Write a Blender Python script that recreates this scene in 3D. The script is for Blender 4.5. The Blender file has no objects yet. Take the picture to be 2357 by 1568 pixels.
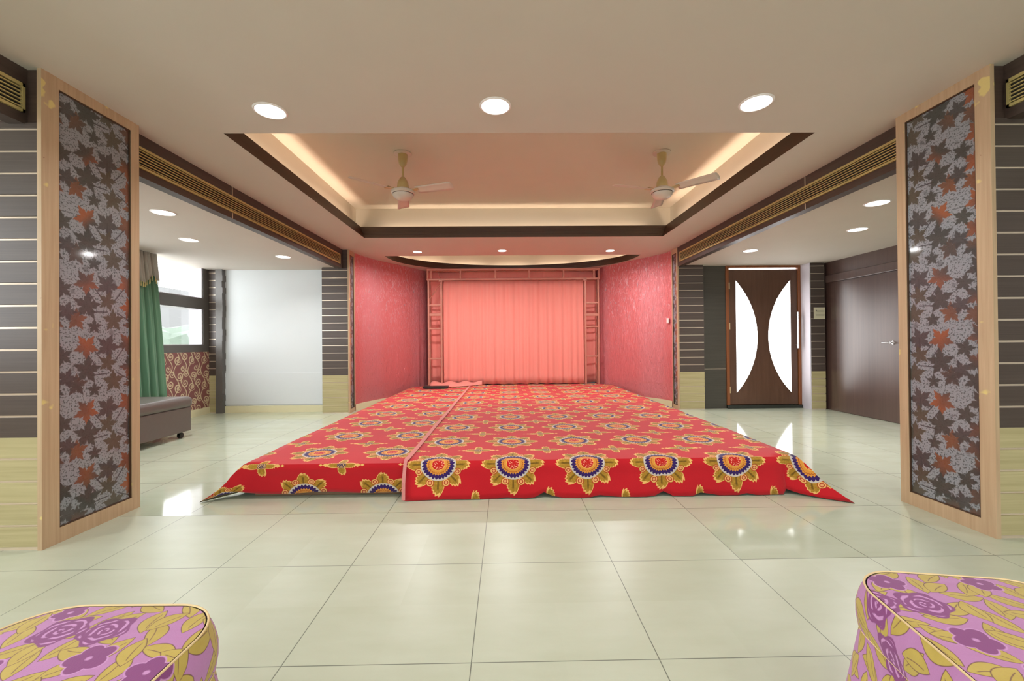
import bpy, bmesh, math, random
from math import sin, cos, pi, radians, atan, sqrt, hypot
from mathutils import Vector, Matrix
random.seed(7)
SC = bpy.context.scene
COL = SC.collection
ZC = 2.43      # main ceiling
ZS = 2.17      # side ceilings
ZT = 2.87      # tray ceiling
XL, XR = -4.5, 4.76
YB = -4.0

# ------------------------------------------------------------------ node helper
class S:
    def __init__(s, g, v): s.g = g; s.v = v
    def __add__(s, o): return s.g.m('ADD', s, o)
    __radd__ = __add__
    def __sub__(s, o): return s.g.m('SUBTRACT', s, o)
    def __rsub__(s, o): return s.g.m('SUBTRACT', o, s)
    def __mul__(s, o): return s.g.m('MULTIPLY', s, o)
    __rmul__ = __mul__
    def __truediv__(s, o): return s.g.m('DIVIDE', s, o)

class G:
    def __init__(g, name):
        g.mat = bpy.data.materials.new(name); g.mat.use_nodes = True
        g.nt = g.mat.node_tree; g.nt.nodes.clear()
        g.out = g.nt.nodes.new('ShaderNodeOutputMaterial')
    def n(g, t, **k):
        nd = g.nt.nodes.new(t)
        for a, b in k.items(): setattr(nd, a, b)
        return nd
    def put(g, sock, v):
        if isinstance(v, S): v = v.v
        if isinstance(v, bpy.types.NodeSocket): g.nt.links.new(v, sock)
        elif isinstance(v, (tuple, list)) and len(v) == 3 and sock.type == 'RGBA': sock.default_value = (*v, 1)
        else: sock.default_value = v
    def m(g, op, a, b=None, c=None, clamp=False):
        nd = g.n('ShaderNodeMath', operation=op, use_clamp=clamp)
        g.put(nd.inputs[0], a)
        if b is not None: g.put(nd.inputs[1], b)
        if c is not None: g.put(nd.inputs[2], c)
        return S(g, nd.outputs[0])
    def lt(g, a, b, w=.003):           # soft a<b mask
        return g.m('ADD', (b - a) * (1 / w) if isinstance(b, S) else (a - b) * (-1 / w), .5, clamp=True)
    def uv(g):
        t = g.n('ShaderNodeUVMap'); sp = g.n('ShaderNodeSeparateXYZ')
        g.nt.links.new(t.outputs[0], sp.inputs[0])
        return S(g, sp.outputs[0]), S(g, sp.outputs[1])
    def vec(g, x, y, z=0.0):
        c = g.n('ShaderNodeCombineXYZ')
        g.put(c.inputs[0], x); g.put(c.inputs[1], y); g.put(c.inputs[2], z)
        return c.outputs[0]
    def noise(g, v, scale, detail=2, rough=.5, dist=0.0):
        nd = g.n('ShaderNodeTexNoise')
        g.put(nd.inputs['Vector'], v); nd.inputs['Scale'].default_value = scale
        nd.inputs['Detail'].default_value = detail; nd.inputs['Roughness'].default_value = rough
        nd.inputs['Distortion'].default_value = dist
        return S(g, nd.outputs[0])
    def mix(g, f, a, b):
        nd = g.n('ShaderNodeMix', data_type='RGBA')
        g.put(nd.inputs[0], f); g.put(nd.inputs[6], a); g.put(nd.inputs[7], b)
        return nd.outputs[2]
    def bump(g, h, strength=.3, dist=.01):
        nd = g.n('ShaderNodeBump'); nd.inputs['Strength'].default_value = strength
        nd.inputs['Distance'].default_value = dist; g.put(nd.inputs['Height'], h)
        return nd.outputs[0]
    def bsdf(g, col, rough=.5, metal=0.0, coat=0.0, normal=None, sheen=0.0, spec=.5, coatrough=.05):
        b = g.n('ShaderNodeBsdfPrincipled')
        g.put(b.inputs['Base Color'], col); g.put(b.inputs['Roughness'], rough); g.put(b.inputs['Metallic'], metal)
        b.inputs['Coat Weight'].default_value = coat; b.inputs['Coat Roughness'].default_value = coatrough
        b.inputs['Sheen Weight'].default_value = sheen; b.inputs['Specular IOR Level'].default_value = spec
        if normal is not None: g.put(b.inputs['Normal'], normal)
        g.nt.links.new(b.outputs[0], g.out.inputs[0])
        return g.mat
    def polar(g, x, y):
        r = g.m('SQRT', x * x + y * y); t = g.m('ARCTAN2', y, x)
        return r, t
    def wrap(g, x, period):            # to [-p/2, p/2]
        return g.m('WRAP', x, period / 2, -period / 2)

def s2l(r, g_, b):
    f = lambda c: (c / 255 / 12.92) if c <= 10 else ((c / 255 + .055) / 1.055) ** 2.4
    return (f(r), f(g_), f(b))

def plain(name, col, rough=.5, metal=0.0, coat=0.0, var=.06, scale=9, bump=0.0, **k):
    g = G(name); tc = g.n('ShaderNodeTexCoord')
    nz = g.noise(tc.outputs['Object'], scale, 3)
    a = tuple(c * (1 - var) for c in col); b = tuple(min(1, c * (1 + var)) for c in col)
    nrm = g.bump(nz, bump, .004) if bump else None
    return g.bsdf(g.mix(nz, a, b), rough, metal, coat, nrm, **k)

def emis(name, col, st):
    g = G(name); e = g.n('ShaderNodeEmission'); e.inputs[0].default_value = (*col, 1); e.inputs[1].default_value = st
    g.nt.links.new(e.outputs[0], g.out.inputs[0]); return g.mat

def wood(name, c1, c2, along='v', rough=.4, coat=0.0, fine=60, patches=None, streak=1.0, spec=.5):
    g = G(name); u, v = g.uv()
    if along == 'v': a, b = u * fine, v * (1.6 * streak)
    else: a, b = v * fine, u * (1.6 * streak)
    nz = g.noise(g.vec(a, b), 1.0, 5, .6, .4)
    nz2 = g.noise(g.vec(a * .25, b * .5, 4.0), 1.0, 2)
    f = g.m('ADD', nz * 1.3, nz2 * .5 - .45, clamp=True)
    c = g.mix(f, c1, c2)
    if patches:
        for (pc, sc, th, seed, amp) in patches:
            q = g.noise(g.vec(u, v, seed), sc, 3, .55)
            c = g.mix(g.m('MULTIPLY', q - th, amp, clamp=True), c, pc)
    return g.bsdf(c, rough, 0, coat, g.bump(nz, .08, .002), spec=spec, coatrough=.3)

# ------------------------------------------------------------------ materials
M = {}
M['ceil'] = plain('ceiling paint', s2l(203, 195, 184), .75, var=.03, scale=3)
M['cove'] = plain('cove paint', s2l(210, 202, 184), .7, var=.03, scale=3)
M['white'] = plain('white wall paint', s2l(212, 216, 217), .6, var=.02, scale=4)
M['reveal'] = plain('reveal paint', s2l(205, 200, 208), .5, var=.02)
M['skirt'] = plain('cream skirting tile', s2l(222, 214, 176), .25, var=.03)
M['darkbrown'] = wood('dark brown laminate', s2l(60, 47, 41), s2l(88, 71, 61), 'u', .42, fine=50)
M['slat'] = wood('dark slat laminate', s2l(66, 56, 50), s2l(90, 78, 70), 'u', .38, fine=120)
M['oakslat'] = wood('oak slat laminate', s2l(158, 146, 104), s2l(194, 184, 140), 'u', .4, fine=45)
M['strip'] = plain('slat groove strip', s2l(226, 208, 184), .22, .35, var=.08)
M['oak'] = wood('oak frame veneer', s2l(172, 144, 112), s2l(206, 180, 146), 'v', .42, fine=55,
                patches=[(s2l(218, 200, 130), 5.0, .66, 2.0, 40), (s2l(120, 62, 34), 16.0, .74, 6.0, 30)])
M['moulding'] = plain('dark brown moulding', s2l(72, 50, 33), .38, var=.15)
M['panelwood'] = wood('dark wood wall panelling', s2l(62, 44, 38), s2l(98, 74, 66), 'v', .34, coat=.55, fine=30, streak=.3, spec=.9)
M['doorwood'] = wood('walnut door veneer', s2l(78, 50, 34), s2l(104, 74, 56), 'v', .33, fine=22)
M['frameorange'] = wood('orange brown door frame', s2l(110, 60, 26), s2l(150, 88, 46), 'v', .35)
M['slab'] = wood('charcoal slab cladding', s2l(58, 54, 46), s2l(78, 74, 64), 'u', .35, fine=70)
M['greystrip'] = plain('grey window trim', s2l(96, 92, 88), .45, var=.06)
M['gold'] = plain('champagne vent metal', s2l(200, 182, 120), .32, .35, var=.08)
M['ventdark'] = plain('vent interior', s2l(26, 22, 18), .8)
M['fancream'] = plain('cream fan enamel', s2l(196, 172, 116), .3, coat=.4, var=.04)
M['fanwhite'] = plain('off white fan blade', s2l(206, 194, 178), .35, coat=.3, var=.04)
M['chrome'] = plain('brushed chrome', s2l(215, 215, 215), .2, .9, var=.04)
M['black'] = plain('black plastic', s2l(22, 24, 20), .5)
M['threshold'] = plain('black stone threshold', s2l(38, 42, 36), .25)
M['leather'] = plain('brown leatherette', s2l(98, 90, 86), .30, var=.06, scale=40, bump=.1)
M['paper'] = plain('cream printed paper', s2l(214, 208, 178), .6, var=.02)
M['ink'] = plain('grey ink', s2l(120, 118, 100), .7)
M['switch'] = plain('white switch plastic', s2l(232, 225, 220), .35, var=.02)
M['truss'] = plain('dusty rose truss paint', s2l(190, 124, 106), .45, .2, var=.1)
M['hinge'] = plain('brass hinge', s2l(205, 180, 140), .3, .5)
M['platform'] = plain('stage plywood', s2l(120, 95, 70), .7)
M['piping'] = plain('cream piping cord', s2l(228, 200, 150), .6)
M['lamp'] = emis('downlight diffuser', (1, .98, .96), 9)
M['cover'] = emis('cove light tube', (1, .78, .62), 3.0)
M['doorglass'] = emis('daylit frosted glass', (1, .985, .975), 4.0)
M['building'] = plain('pale render', (.088, .087, .085), .8)
M['buildwin'] = plain('pale window', (.055, .060, .064), .8)
M['tree'] = plain('pale foliage', (.062, .082, .060), .8, var=.3, scale=2)
M['ground'] = plain('pale ground', s2l(200, 200, 195), .9)

# floor tiles
g = G('cream vitrified floor tile'); u, v = g.uv()
T = .6035
gx = g.m('ABSOLUTE', g.wrap(u + .120, T)); gy = g.m('ABSOLUTE', g.wrap(v - 1.345 , T))
line = g.m('MINIMUM', gx, gy)
grout = g.lt(line, .0016, .0012)
cx_ = g.m('FLOOR', (u + .120 + T / 2) / T); cy_ = g.m('FLOOR', (v - 1.345 + T / 2) / T)
wn = g.n('ShaderNodeTexWhiteNoise'); g.put(wn.inputs['Vector'], g.vec(cx_, cy_, 1.0))
nz = g.noise(g.vec(u * 1.0, v * 3.0), 3.0, 6, .6)
f = g.m('ADD', nz * .9, S(g, wn.outputs[0]) * .25 - .1, clamp=True)
c = g.mix(f, s2l(174, 180, 156), s2l(196, 202, 184))
c = g.mix(grout * .85, c, s2l(70, 76, 64))
gloss = g.m('MAXIMUM', g.m('GREATER_THAN', v, 2.552), g.m('GREATER_THAN', v, 1.948) * g.m('GREATER_THAN', u, 1.09))
M['floor'] = g.bsdf(c, .30 - gloss * .25 + nz * .05, 0, 0, g.bump(g.noise(g.vec(u, v), 6, 2), .02, .004), spec=.6)

# carpet pattern
def carpet_mat(name, u0, v0, pu, pv, refl):
    g = G(name); u, v = g.uv()
    x = g.wrap(u - u0, pu); y = g.wrap(v - v0, pv)
    r, t = g.polar(x, y)
    weave = g.noise(g.vec(u, v), 260, 2)
    big = g.noise(g.vec(u, v), 2.2, 3)
    red = g.mix(g.m('MULTIPLY', big, .9, clamp=True), s2l(184, 16, 32), s2l(210, 34, 42))
    gold = g.mix(g.noise(g.vec(u, v), 75, 2), s2l(118, 92, 8), s2l(212, 160, 60))
    pale = s2l(240, 190, 110)
    c = red
    # eight leafy lobes
    c4 = g.m('ABSOLUTE', g.m('COSINE', t * 4.0))
    jag = g.m('PINGPONG', t * (48 / (2 * pi)) + r * 30, .5)
    R = .118 + g.m('POWER', c4, 1.3) * .072 + g.m('MULTIPLY', g.m('ABSOLUTE', g.m('COSINE', t * 2.0)), .010) + jag * .026
    c = g.mix(g.lt(r, R, .004), c, pale)
    c = g.mix(g.lt(r, R - .013, .004), c, gold)
    # vein down each lobe and red scrolls between the lobes
    s4 = g.m('ABSOLUTE', g.m('SINE', t * 4.0))
    vein = g.m('MULTIPLY', g.lt(s4, .16, .1), g.lt(r, .172, .02))
    c = g.mix(vein * .75, c, s2l(86, 66, 14))
    a16 = g.wrap(t - pi / 8, pi / 4) * .137
    rr, _ = g.polar(a16, r - .137)
    c = g.mix(g.lt(rr, .026, .004), c, s2l(170, 30, 20))
    c = g.mix(g.lt(g.m('ABSOLUTE', rr - .018), .0035, .003), c, pale)
    c = g.mix(g.lt(rr, .009, .004), c, s2l(235, 170, 110))
    # core rings
    c = g.mix(g.lt(r, .116, .003), c, s2l(206, 196, 186))
    tooth = g.m('ABSOLUTE', g.m('SINE', t * 14.0))
    c = g.mix(g.lt(r, .096 + tooth * .012, .003), c, s2l(44, 28, 96))
    c = g.mix(g.lt(r, .083 - tooth * .010, .003), c, s2l(222, 150, 60))
    c = g.mix(g.lt(g.m('ABSOLUTE', r - .060 - tooth * .006), .0025, .003), c, s2l(176, 84, 20))
    c = g.mix(g.lt(r, .046, .003), c, s2l(236, 180, 80))
    vor = g.n('ShaderNodeTexVoronoi'); g.put(vor.inputs['Vector'], g.vec(x, y)); vor.inputs['Scale'].default_value = 90
    dots = g.mix(g.lt(S(g, vor.outputs[0]), .36, .1), s2l(196, 30, 24), s2l(240, 160, 130))
    c = g.mix(g.lt(r, .041, .003), c, dots)
    # small cross motif between the medallions
    x2 = g.wrap(u - u0 - pu / 2, pu); y2 = g.wrap(v - v0 - pv / 2, pv)
    r2, t2 = g.polar(x2, y2)
    j2 = g.m('PINGPONG', t2 * (28 / (2 * pi)) + r2 * 40, .5)
    R2 = .030 + g.m('POWER', g.m('ABSOLUTE', g.m('COSINE', t2 * 2.0)), 2.0) * .060 + j2 * .028
    c = g.mix(g.lt(r2, R2, .004), c, pale)
    c = g.mix(g.lt(r2, R2 - .011, .004), c, gold)
    for (ox, rad) in ((.105, .017), (.137, .011)):
        xa = g.m('ABSOLUTE', x2) - ox
        q = g.m('ADD', g.m('ABSOLUTE', xa) * .8, g.m('ABSOLUTE', y2))
        c = g.mix(g.lt(q, rad, .003), c, pale)
    c = g.mix(g.lt(r2, .030, .004), c, s2l(60, 50, 90))
    c = g.mix(g.lt(g.m('ABSOLUTE', g.wrap(r2, .012)), .002, .002) * g.lt(r2, .028, .003), c, pale)
    c = g.mix(weave * .22, c, s2l(90, 12, 18))
    return g.bsdf(c, .85, 0, 0, g.bump(weave, .25, .003), sheen=.15, spec=.2)
M['carpet_r'] = carpet_mat('red medallion carpet', .038, 2.765, .493, .548, 0)
M['carpet_l'] = carpet_mat('red medallion carpet strip', -.832, 3.06, .525, .565, 0)
M['binding'] = plain('pink carpet binding', s2l(205, 130, 125), .8, var=.15, scale=60)
M['backing'] = plain('grey carpet backing', s2l(120, 112, 84), .9)

# leaf print glass panel
g = G('leaf print glass'); u, v = g.uv()
PU, PV = .46, .36
n1 = g.noise(g.vec(u, v), 100, 3, .6); n2 = g.noise(g.vec(u, v, 3.0), 14, 2)
n3 = g.noise(g.vec(u, v, 8.0), 3.0, 2)
c = g.mix(g.m('MULTIPLY', n1 - .40, 14, clamp=True), s2l(78, 82, 84), s2l(144, 148, 154))
c = g.mix(g.m('MULTIPLY', n2 - .62, 12, clamp=True) * .5, c, s2l(66, 64, 66))
wob = (n1 - .5) * .012
leaves = [(.075, .30, .060, 2.2, 0), (.20, .30, .062, 1.2, 1), (.33, .32, .060, 1.0, 0), (.08, .17, .066, -2.3, 2),
          (.20, .205, .048, -1.2, 3), (.345, .175, .058, .6, 0), (.235, .095, .056, 1.6, 3), (.02, .09, .052, 2.8, 4),
          (.36, .075, .050, -.5, 4), (.41, .25, .045, 1.8, 2), (.12, .055, .036, .3, 2), (.43, .13, .046, 2.5, 1)]
lc = [s2l(146, 78, 40), s2l(64, 62, 62), s2l(58, 60, 56), s2l(76, 70, 56), s2l(118, 72, 44)]
# branches
for (x0, y0, a, L) in ((.15, .24, -.9, .05), (.10, .23, 2.2, .04), (.28, .26, .9, .06), (.20, .26, 1.57, .05), (.15, .14, .05, .05), (.30, .12, -.5, .05)):
    x = g.wrap(u - x0, PU); y = g.wrap(v - y0, PV)
    al = x * cos(a) + y * sin(a); pr = x * (-sin(a)) + y * cos(a)
    k = g.lt(g.m('ABSOLUTE', pr), .0035, .003) * g.lt(g.m('ABSOLUTE', al), L, .01)
    c = g.mix(k * .85, c, s2l(50, 44, 50))
for (x0, y0, R0, a, ci) in leaves:
    x = g.wrap(u - x0, PU); y = g.wrap(v - y0, PV)
    r, t = g.polar(x, y); t = g.wrap(t - a, 2 * pi)
    jag = g.m('PINGPONG', t * (15 / (2 * pi)) + .5, .5)
    lobe = 1 - g.m('ABSOLUTE', g.wrap(t, 2 * pi / 5)) * (5 / pi)
    R = R0 * (.47 + g.m('POWER', lobe, 1.15) * .60) + jag * (R0 * .40) + wob
    base = lc[ci]
    dark = s2l(60, 58, 54)
    if ci in (0, 4): colr = g.mix(g.m('MULTIPLY', n3 - .40, 5, clamp=True), dark, base)
    else: colr = base
    c = g.mix(g.lt(r, R, .006) * .94, c, colr)
c = g.mix(n1 * .12, c, s2l(50, 48, 52))
M['leaf'] = g.bsdf(c, .30, 0, .5, g.bump(g.noise(g.vec(u, v), 38, 3), .35, .004), coatrough=.06)
M['mirror'] = g.mat

# wallpaper with scrolls
g = G('maroon scroll wallpaper'); u, v = g.uv()
c = g.mix(g.noise(g.vec(u, v), 6, 2), s2l(122, 72, 70), s2l(142, 88, 84))
cream = s2l(206, 186, 152)
wx = (g.noise(g.vec(u, v), 9, 1) - .5) * .03
for (x0, y0, R0, hand, ph) in ((.05, .06, .062, 1, 0), (.17, .12, .058, -1, 1.5), (.08, .22, .060, -1, 3.), (.20, .26, .05, 1, 4.2), (.13, .33, .045, 1, 2.)):
    x = g.wrap(u - x0, .25) + wx; y = g.wrap(v - y0, .38)
    r, t = g.polar(x, y)
    sp = g.m('ABSOLUTE', g.wrap(r - (t * hand + ph) * (.034 / (2 * pi)), .034))
    k = g.lt(sp, .0085, .003) * g.lt(r, R0, .003)
    c = g.mix(k, c, cream)
for (x0, am, ph) in ((.02, .045, 0), (.15, .05, 2.0)):
    x = g.m('ABSOLUTE', g.wrap(u - x0 - g.m('SINE', v * (2 * pi / .38) + ph) * am, .25))
    c = g.mix(g.lt(x, .0075, .003), c, cream)
M['wallpaper'] = g.bsdf(c, .5)

# pink textured metallic wall
g = G('pink pearlescent wall'); u, v = g.uv()
n1 = g.noise(g.vec(u * 26, v * 9), 1.0, 5, .7, 1.5)
fl = g.m('MULTIPLY', n1 - .54, 9, clamp=True)
n2 = g.noise(g.vec(u * 3, v * 1.2), 1.0, 2)
st = g.m('PINGPONG', u * .8 + .15, .5)
c = g.mix(g.m('MULTIPLY', st - .22, 6, clamp=True) * .35 + n1 * .2, s2l(218, 112, 114), s2l(216, 142, 150))
vl = g.lt(g.m('ABSOLUTE', v - .345), .006, .004)
c = g.mix(vl * .6, c, s2l(214, 120, 120))
c = g.mix(fl * g.m('MULTIPLY', v - .5, .45, clamp=True) * .9, c, s2l(238, 208, 214))  # whitish glints painted into the colour, stronger higher up the wall
M['pink'] = g.bsdf(c, .44 - fl * .18, .35, 0, g.bump(n1, 1.0, .02), spec=.8)

# curtains
def cloth(name, ca, cb, trans=.35, fine=30, alpha=0.0, seam=None):
    g = G(name); u, v = g.uv()
    nz = g.noise(g.vec(u * fine, v * .8), 1.0, 3, .6)
    c = g.mix(nz, ca, cb)
    b = g.n('ShaderNodeBsdfPrincipled'); g.put(b.inputs['Base Color'], c); b.inputs['Roughness'].default_value = .7
    b.inputs['Sheen Weight'].default_value = .2
    g.put(b.inputs['Normal'], g.bump(nz, .15, .01))
    t = g.n('ShaderNodeBsdfTranslucent'); g.put(t.inputs[0], c)
    mx = g.n('ShaderNodeMixShader'); mx.inputs[0].default_value = trans
    g.nt.links.new(b.outputs[0], mx.inputs[1]); g.nt.links.new(t.outputs[0], mx.inputs[2])
    last = mx.outputs[0]
    if alpha:
        tr = g.n('ShaderNodeBsdfTransparent'); m2 = g.n('ShaderNodeMixShader'); m2.inputs[0].default_value = alpha
        g.nt.links.new(last, m2.inputs[1]); g.nt.links.new(tr.outputs[0], m2.inputs[2]); last = m2.outputs[0]
    g.nt.links.new(last, g.out.inputs[0]); return g.mat
M['salmon'] = cloth('salmon sheer cloth', s2l(255, 154, 140), s2l(255, 178, 164), .3)
M['salmonback'] = cloth('salmon lining cloth', s2l(255, 150, 138), s2l(255, 168, 154), .2)
M['green'] = cloth('green satin curtain', s2l(62, 104, 82), s2l(116, 158, 124), .12)
M['silver'] = cloth('silver grey valance', s2l(150, 146, 134), s2l(196, 192, 180), .15)
M['tassel'] = plain('gold fringe', s2l(196, 178, 120), .6, var=.3, scale=60)

# floral slipcover
def floral(name, roses, flats):
    g = G(name); u, v = g.uv()
    nzf = g.noise(g.vec(u, v), 300, 2)
    c = g.mix(g.noise(g.vec(u * 2, v * 30), 1, 2), s2l(184, 124, 176), s2l(198, 142, 196))
    line = s2l(110, 70, 62)
    leafc = g.mix(g.noise(g.vec(u, v, 2.0), 30, 2), s2l(182, 158, 62), s2l(206, 184, 92))
    for (cell, ox, oy, seed, a_, b_) in ((.088, .0, .0, 1.0, .040, .0185), (.088, .044, .044, 9.0, .040, .0185), (.094, .02, .06, 5.0, .037, .019)):
        uu = u + ox; vv = v + oy
        ix = g.m('FLOOR', uu / cell); iy = g.m('FLOOR', vv / cell)
        w = g.n('ShaderNodeTexWhiteNoise'); g.put(w.inputs['Vector'], g.vec(ix, iy, seed))
        sp = g.n('ShaderNodeSeparateColor'); g.nt.links.new(w.outputs['Color'], sp.inputs[0])
        rx, ry, ra = (S(g, sp.outputs[i]) for i in range(3))
        x = uu - (ix + .5) * cell - (rx - .5) * .012; y = vv - (iy + .5) * cell - (ry - .5) * .012
        a = ra * 6.283
        ca = g.m('COSINE', a); sa = g.m('SINE', a)
        p = x * ca + y * sa; q = y * ca - x * sa
        # pointed leaf: |q| < b*(1-(p/a)^2)
        w_ = b_ * (1 - (p / a_) * (p / a_))
        aq = g.m('ABSOLUTE', q + (p * p) * 4.0)
        c = g.mix(g.lt(aq, w_, .0015), c, line)
        c = g.mix(g.lt(aq, w_ - .0016, .0015), c, leafc)
        c = g.mix(g.lt(g.m('ABSOLUTE', q + (p * p) * 4.0 + .004), .0009, .0010) * g.lt(g.m('ABSOLUTE', p), a_ * .6, .004) * .8, c, line)
    purple = s2l(138, 70, 128); lil = s2l(206, 150, 204)
    for (x0, y0, R0, a) in flats:
        x = u - x0; y = v - y0; r, t = g.polar(x, y)
        R = R0 * (.72 + .28 * g.m('ABSOLUTE', g.m('COSINE', t * 2.5 + a)))
        c = g.mix(g.lt(r, R + .003, .002), c, lil)
        c = g.mix(g.lt(r, R, .002), c, purple)
        c = g.mix(g.lt(r, .005, .003), c, lil)
    nw = (g.noise(g.vec(u, v), 28, 1) - .5) * .02
    for (x0, y0, R0, a) in roses:
        x = u - x0; y = v - y0; r, t = g.polar(x, y)
        R = R0 * (.90 + .10 * g.m('COSINE', t * 5.0 + a)) + nw * .3
        c = g.mix(g.lt(r, R, .002), c, purple)
        sp = g.m('ABSOLUTE', g.wrap(r - t * (.0145 / (2 * pi)) + nw, .0145))
        br = g.m('SINE', t * 3.0 + r * 160 + a)
        k = g.lt(sp, .0025, .0015) * g.lt(r, R - .006, .003) * g.m('MULTIPLY', br + .92, 3, clamp=True)
        c = g.mix(k, c, lil)
    c = g.mix(nzf * .15, c, s2l(120, 80, 110))
    return g.bsdf(c, .8, 0, 0, g.bump(nzf, .15, .002), sheen=.2, spec=.2)

# clear glass
g = G('clear window glass'); tr = g.n('ShaderNodeBsdfTransparent'); gl = g.n('ShaderNodeBsdfGlossy'); gl.inputs['Roughness'].default_value = .02
mx = g.n('ShaderNodeMixShader'); mx.inputs[0].default_value = .05
g.nt.links.new(tr.outputs[0], mx.inputs[1]); g.nt.links.new(gl.outputs[0], mx.inputs[2]); g.nt.links.new(mx.outputs[0], g.out.inputs[0])
M['glass'] = g.mat

# ------------------------------------------------------------------ mesh builder
class MB:
    def __init__(s): s.v = []; s.f = []; s.uv = []; s.mi = []
    def face(s, pts, uvs=None, mi=0):
        i0 = len(s.v); s.v += [tuple(p) for p in pts]; s.f.append(tuple(range(i0, i0 + len(pts))))
        if uvs is None:
            a, b, c = Vector(pts[0]), Vector(pts[1]), Vector(pts[2])
            n = (b - a).cross(c - a)
            k = max(range(3), key=lambda i: abs(n[i]))
            uvs = [((p[1], p[2]) if k == 0 else (p[0], p[2]) if k == 1 else (p[0], p[1])) for p in pts]
        s.uv.append(uvs); s.mi.append(mi)
    def box(s, x0, x1, y0, y1, z0, z1, mi=0):
        p = lambda a, b, c: ((x0, x1)[a], (y0, y1)[b], (z0, z1)[c])
        for q in (((0,0,0),(0,1,0),(1,1,0),(1,0,0)), ((0,0,1),(1,0,1),(1,1,1),(0,1,1)),
                  ((0,0,0),(1,0,0),(1,0,1),(0,0,1)), ((1,1,0),(0,1,0),(0,1,1),(1,1,1)),
                  ((0,1,0),(0,0,0),(0,0,1),(0,1,1)), ((1,0,0),(1,1,0),(1,1,1),(1,0,1))):
            s.face([p(*c) for c in q], None, mi)
        return s
    def tube(s, pts, r, n=10, cap=True):
        rings = []
        for i, p in enumerate(pts):
            p = Vector(p); a = Vector(pts[max(0, i - 1)]); b = Vector(pts[min(len(pts) - 1, i + 1)])
            d = (b - a).normalized(); up = Vector((0, 0, 1)) if abs(d.z) < .9 else Vector((1, 0, 0))
            x = d.cross(up).normalized(); y = x.cross(d)
            rr = r[i] if isinstance(r, (list, tuple)) else r
            rings.append([p + (x * cos(2 * pi * k / n) + y * sin(2 * pi * k / n)) * rr for k in range(n)])
        for i in range(len(rings) - 1):
            for k in range(n):
                s.face([rings[i][k], rings[i][(k + 1) % n], rings[i + 1][(k + 1) % n], rings[i + 1][k]])
        if cap: s.face(rings[0][::-1]); s.face(rings[-1])
        return s
    def lathe(s, prof, n=28, c=(0, 0, 0)):
        for i in range(len(prof) - 1):
            (r0, z0), (r1, z1) = prof[i], prof[i + 1]
            for k in range(n):
                a, b = 2 * pi * k / n, 2 * pi * (k + 1) / n
                q = [(c[0] + r0 * cos(a), c[1] + r0 * sin(a), c[2] + z0), (c[0] + r0 * cos(b), c[1] + r0 * sin(b), c[2] + z0),
                     (c[0] + r1 * cos(b), c[1] + r1 * sin(b), c[2] + z1), (c[0] + r1 * cos(a), c[1] + r1 * sin(a), c[2] + z1)]
                if r0 < 1e-6: q = [q[0], q[2], q[3]]
                elif r1 < 1e-6: q = [q[0], q[1], q[2]]
                s.face(q)
        return s
    def prism(s, poly, axis, a0, a1):     # poly in the plane normal to axis
        def P(p, a): return (a, p[0], p[1]) if axis == 'x' else (p[0], a, p[1]) if axis == 'y' else (p[0], p[1], a)
        s.face([P(p, a0) for p in poly]); s.face([P(p, a1) for p in reversed(poly)])
        n = len(poly)
        for i in range(n):
            p, q = poly[i], poly[(i + 1) % n]
            s.face([P(p, a0), P(p, a1), P(q, a1), P(q, a0)])
        return s
    def grid(s, fn, nu, nv, uvf=None, closed=False):
        for i in range(nu):
            for j in range(nv):
                c = [(i, j), (i + 1, j), (i + 1, j + 1), (i, j + 1)]
                s.face([fn(*q) for q in c], [uvf(*q) for q in c] if uvf else None)
        return s
    def build(s, name, mat, parent=None, smooth=False, bevel=0, weld=True, off=(0, 0, 0), solid=0, label=None, bseg=2):
        me = bpy.data.meshes.new(name)
        me.from_pydata([(p[0] - off[0], p[1] - off[1], p[2] - off[2]) for p in s.v], [], s.f)
        uvl = me.uv_layers.new(name='UVMap')
        flat = [c for f in s.uv for c in f]
        for i, c in enumerate(flat): uvl.data[i].uv = (float(c[0]), float(c[1]))
        mats = mat if isinstance(mat, list) else [mat]
        for mt in mats: me.materials.append(mt)
        for p, mi in zip(me.polygons, s.mi): p.material_index = mi
        if weld:
            bm = bmesh.new(); bm.from_mesh(me); bmesh.ops.remove_doubles(bm, verts=bm.verts, dist=2e-5)
            bmesh.ops.recalc_face_normals(bm, faces=bm.faces)
            if smooth:
                for f in bm.faces: f.smooth = True
                for e in bm.edges:
                    if len(e.link_faces) == 2 and e.calc_face_angle(0) > radians(38): e.smooth = False
            bm.to_mesh(me); bm.free()
        o = bpy.data.objects.new(name, me); COL.objects.link(o)
        o.location = off
        if parent is not None:
            o.parent = parent
            if off != (0, 0, 0): o.location = Vector(off)
        if solid:
            m_ = o.modifiers.new('t', 'SOLIDIFY'); m_.thickness = solid; m_.offset = -1
        if bevel:
            m_ = o.modifiers.new('b', 'BEVEL'); m_.width = bevel; m_.segments = bseg; m_.limit_method = 'ANGLE'; m_.angle_limit = radians(40)
        if label: o['label'] = label
        return o
def box(*a): return MB().box(*a)
def tag(o, label=None, cat=None, group=None, kind=None):
    if label: o['label'] = label
    if cat: o['category'] = cat
    if group: o['group'] = group
    if kind: o['kind'] = kind
    return o
def struct(name, mb, mat, parent=None, **k):
    o = mb.build(name, mat, parent, **k)
    if parent is None: o['kind'] = 'structure'
    return o
def empty(name, loc, label, cat, group=None, rz=0):
    o = bpy.data.objects.new(name, None); COL.objects.link(o); o.location = loc; o.rotation_euler.z = rz
    o.empty_display_size = .1
    return tag(o, label, cat, group)
def copy_tree(o, parent=None):
    c = o.copy(); COL.objects.link(c); c.parent = parent
    for ch in [x for x in SC.objects if x.parent == o]: copy_tree(ch, c)
    return c
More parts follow.
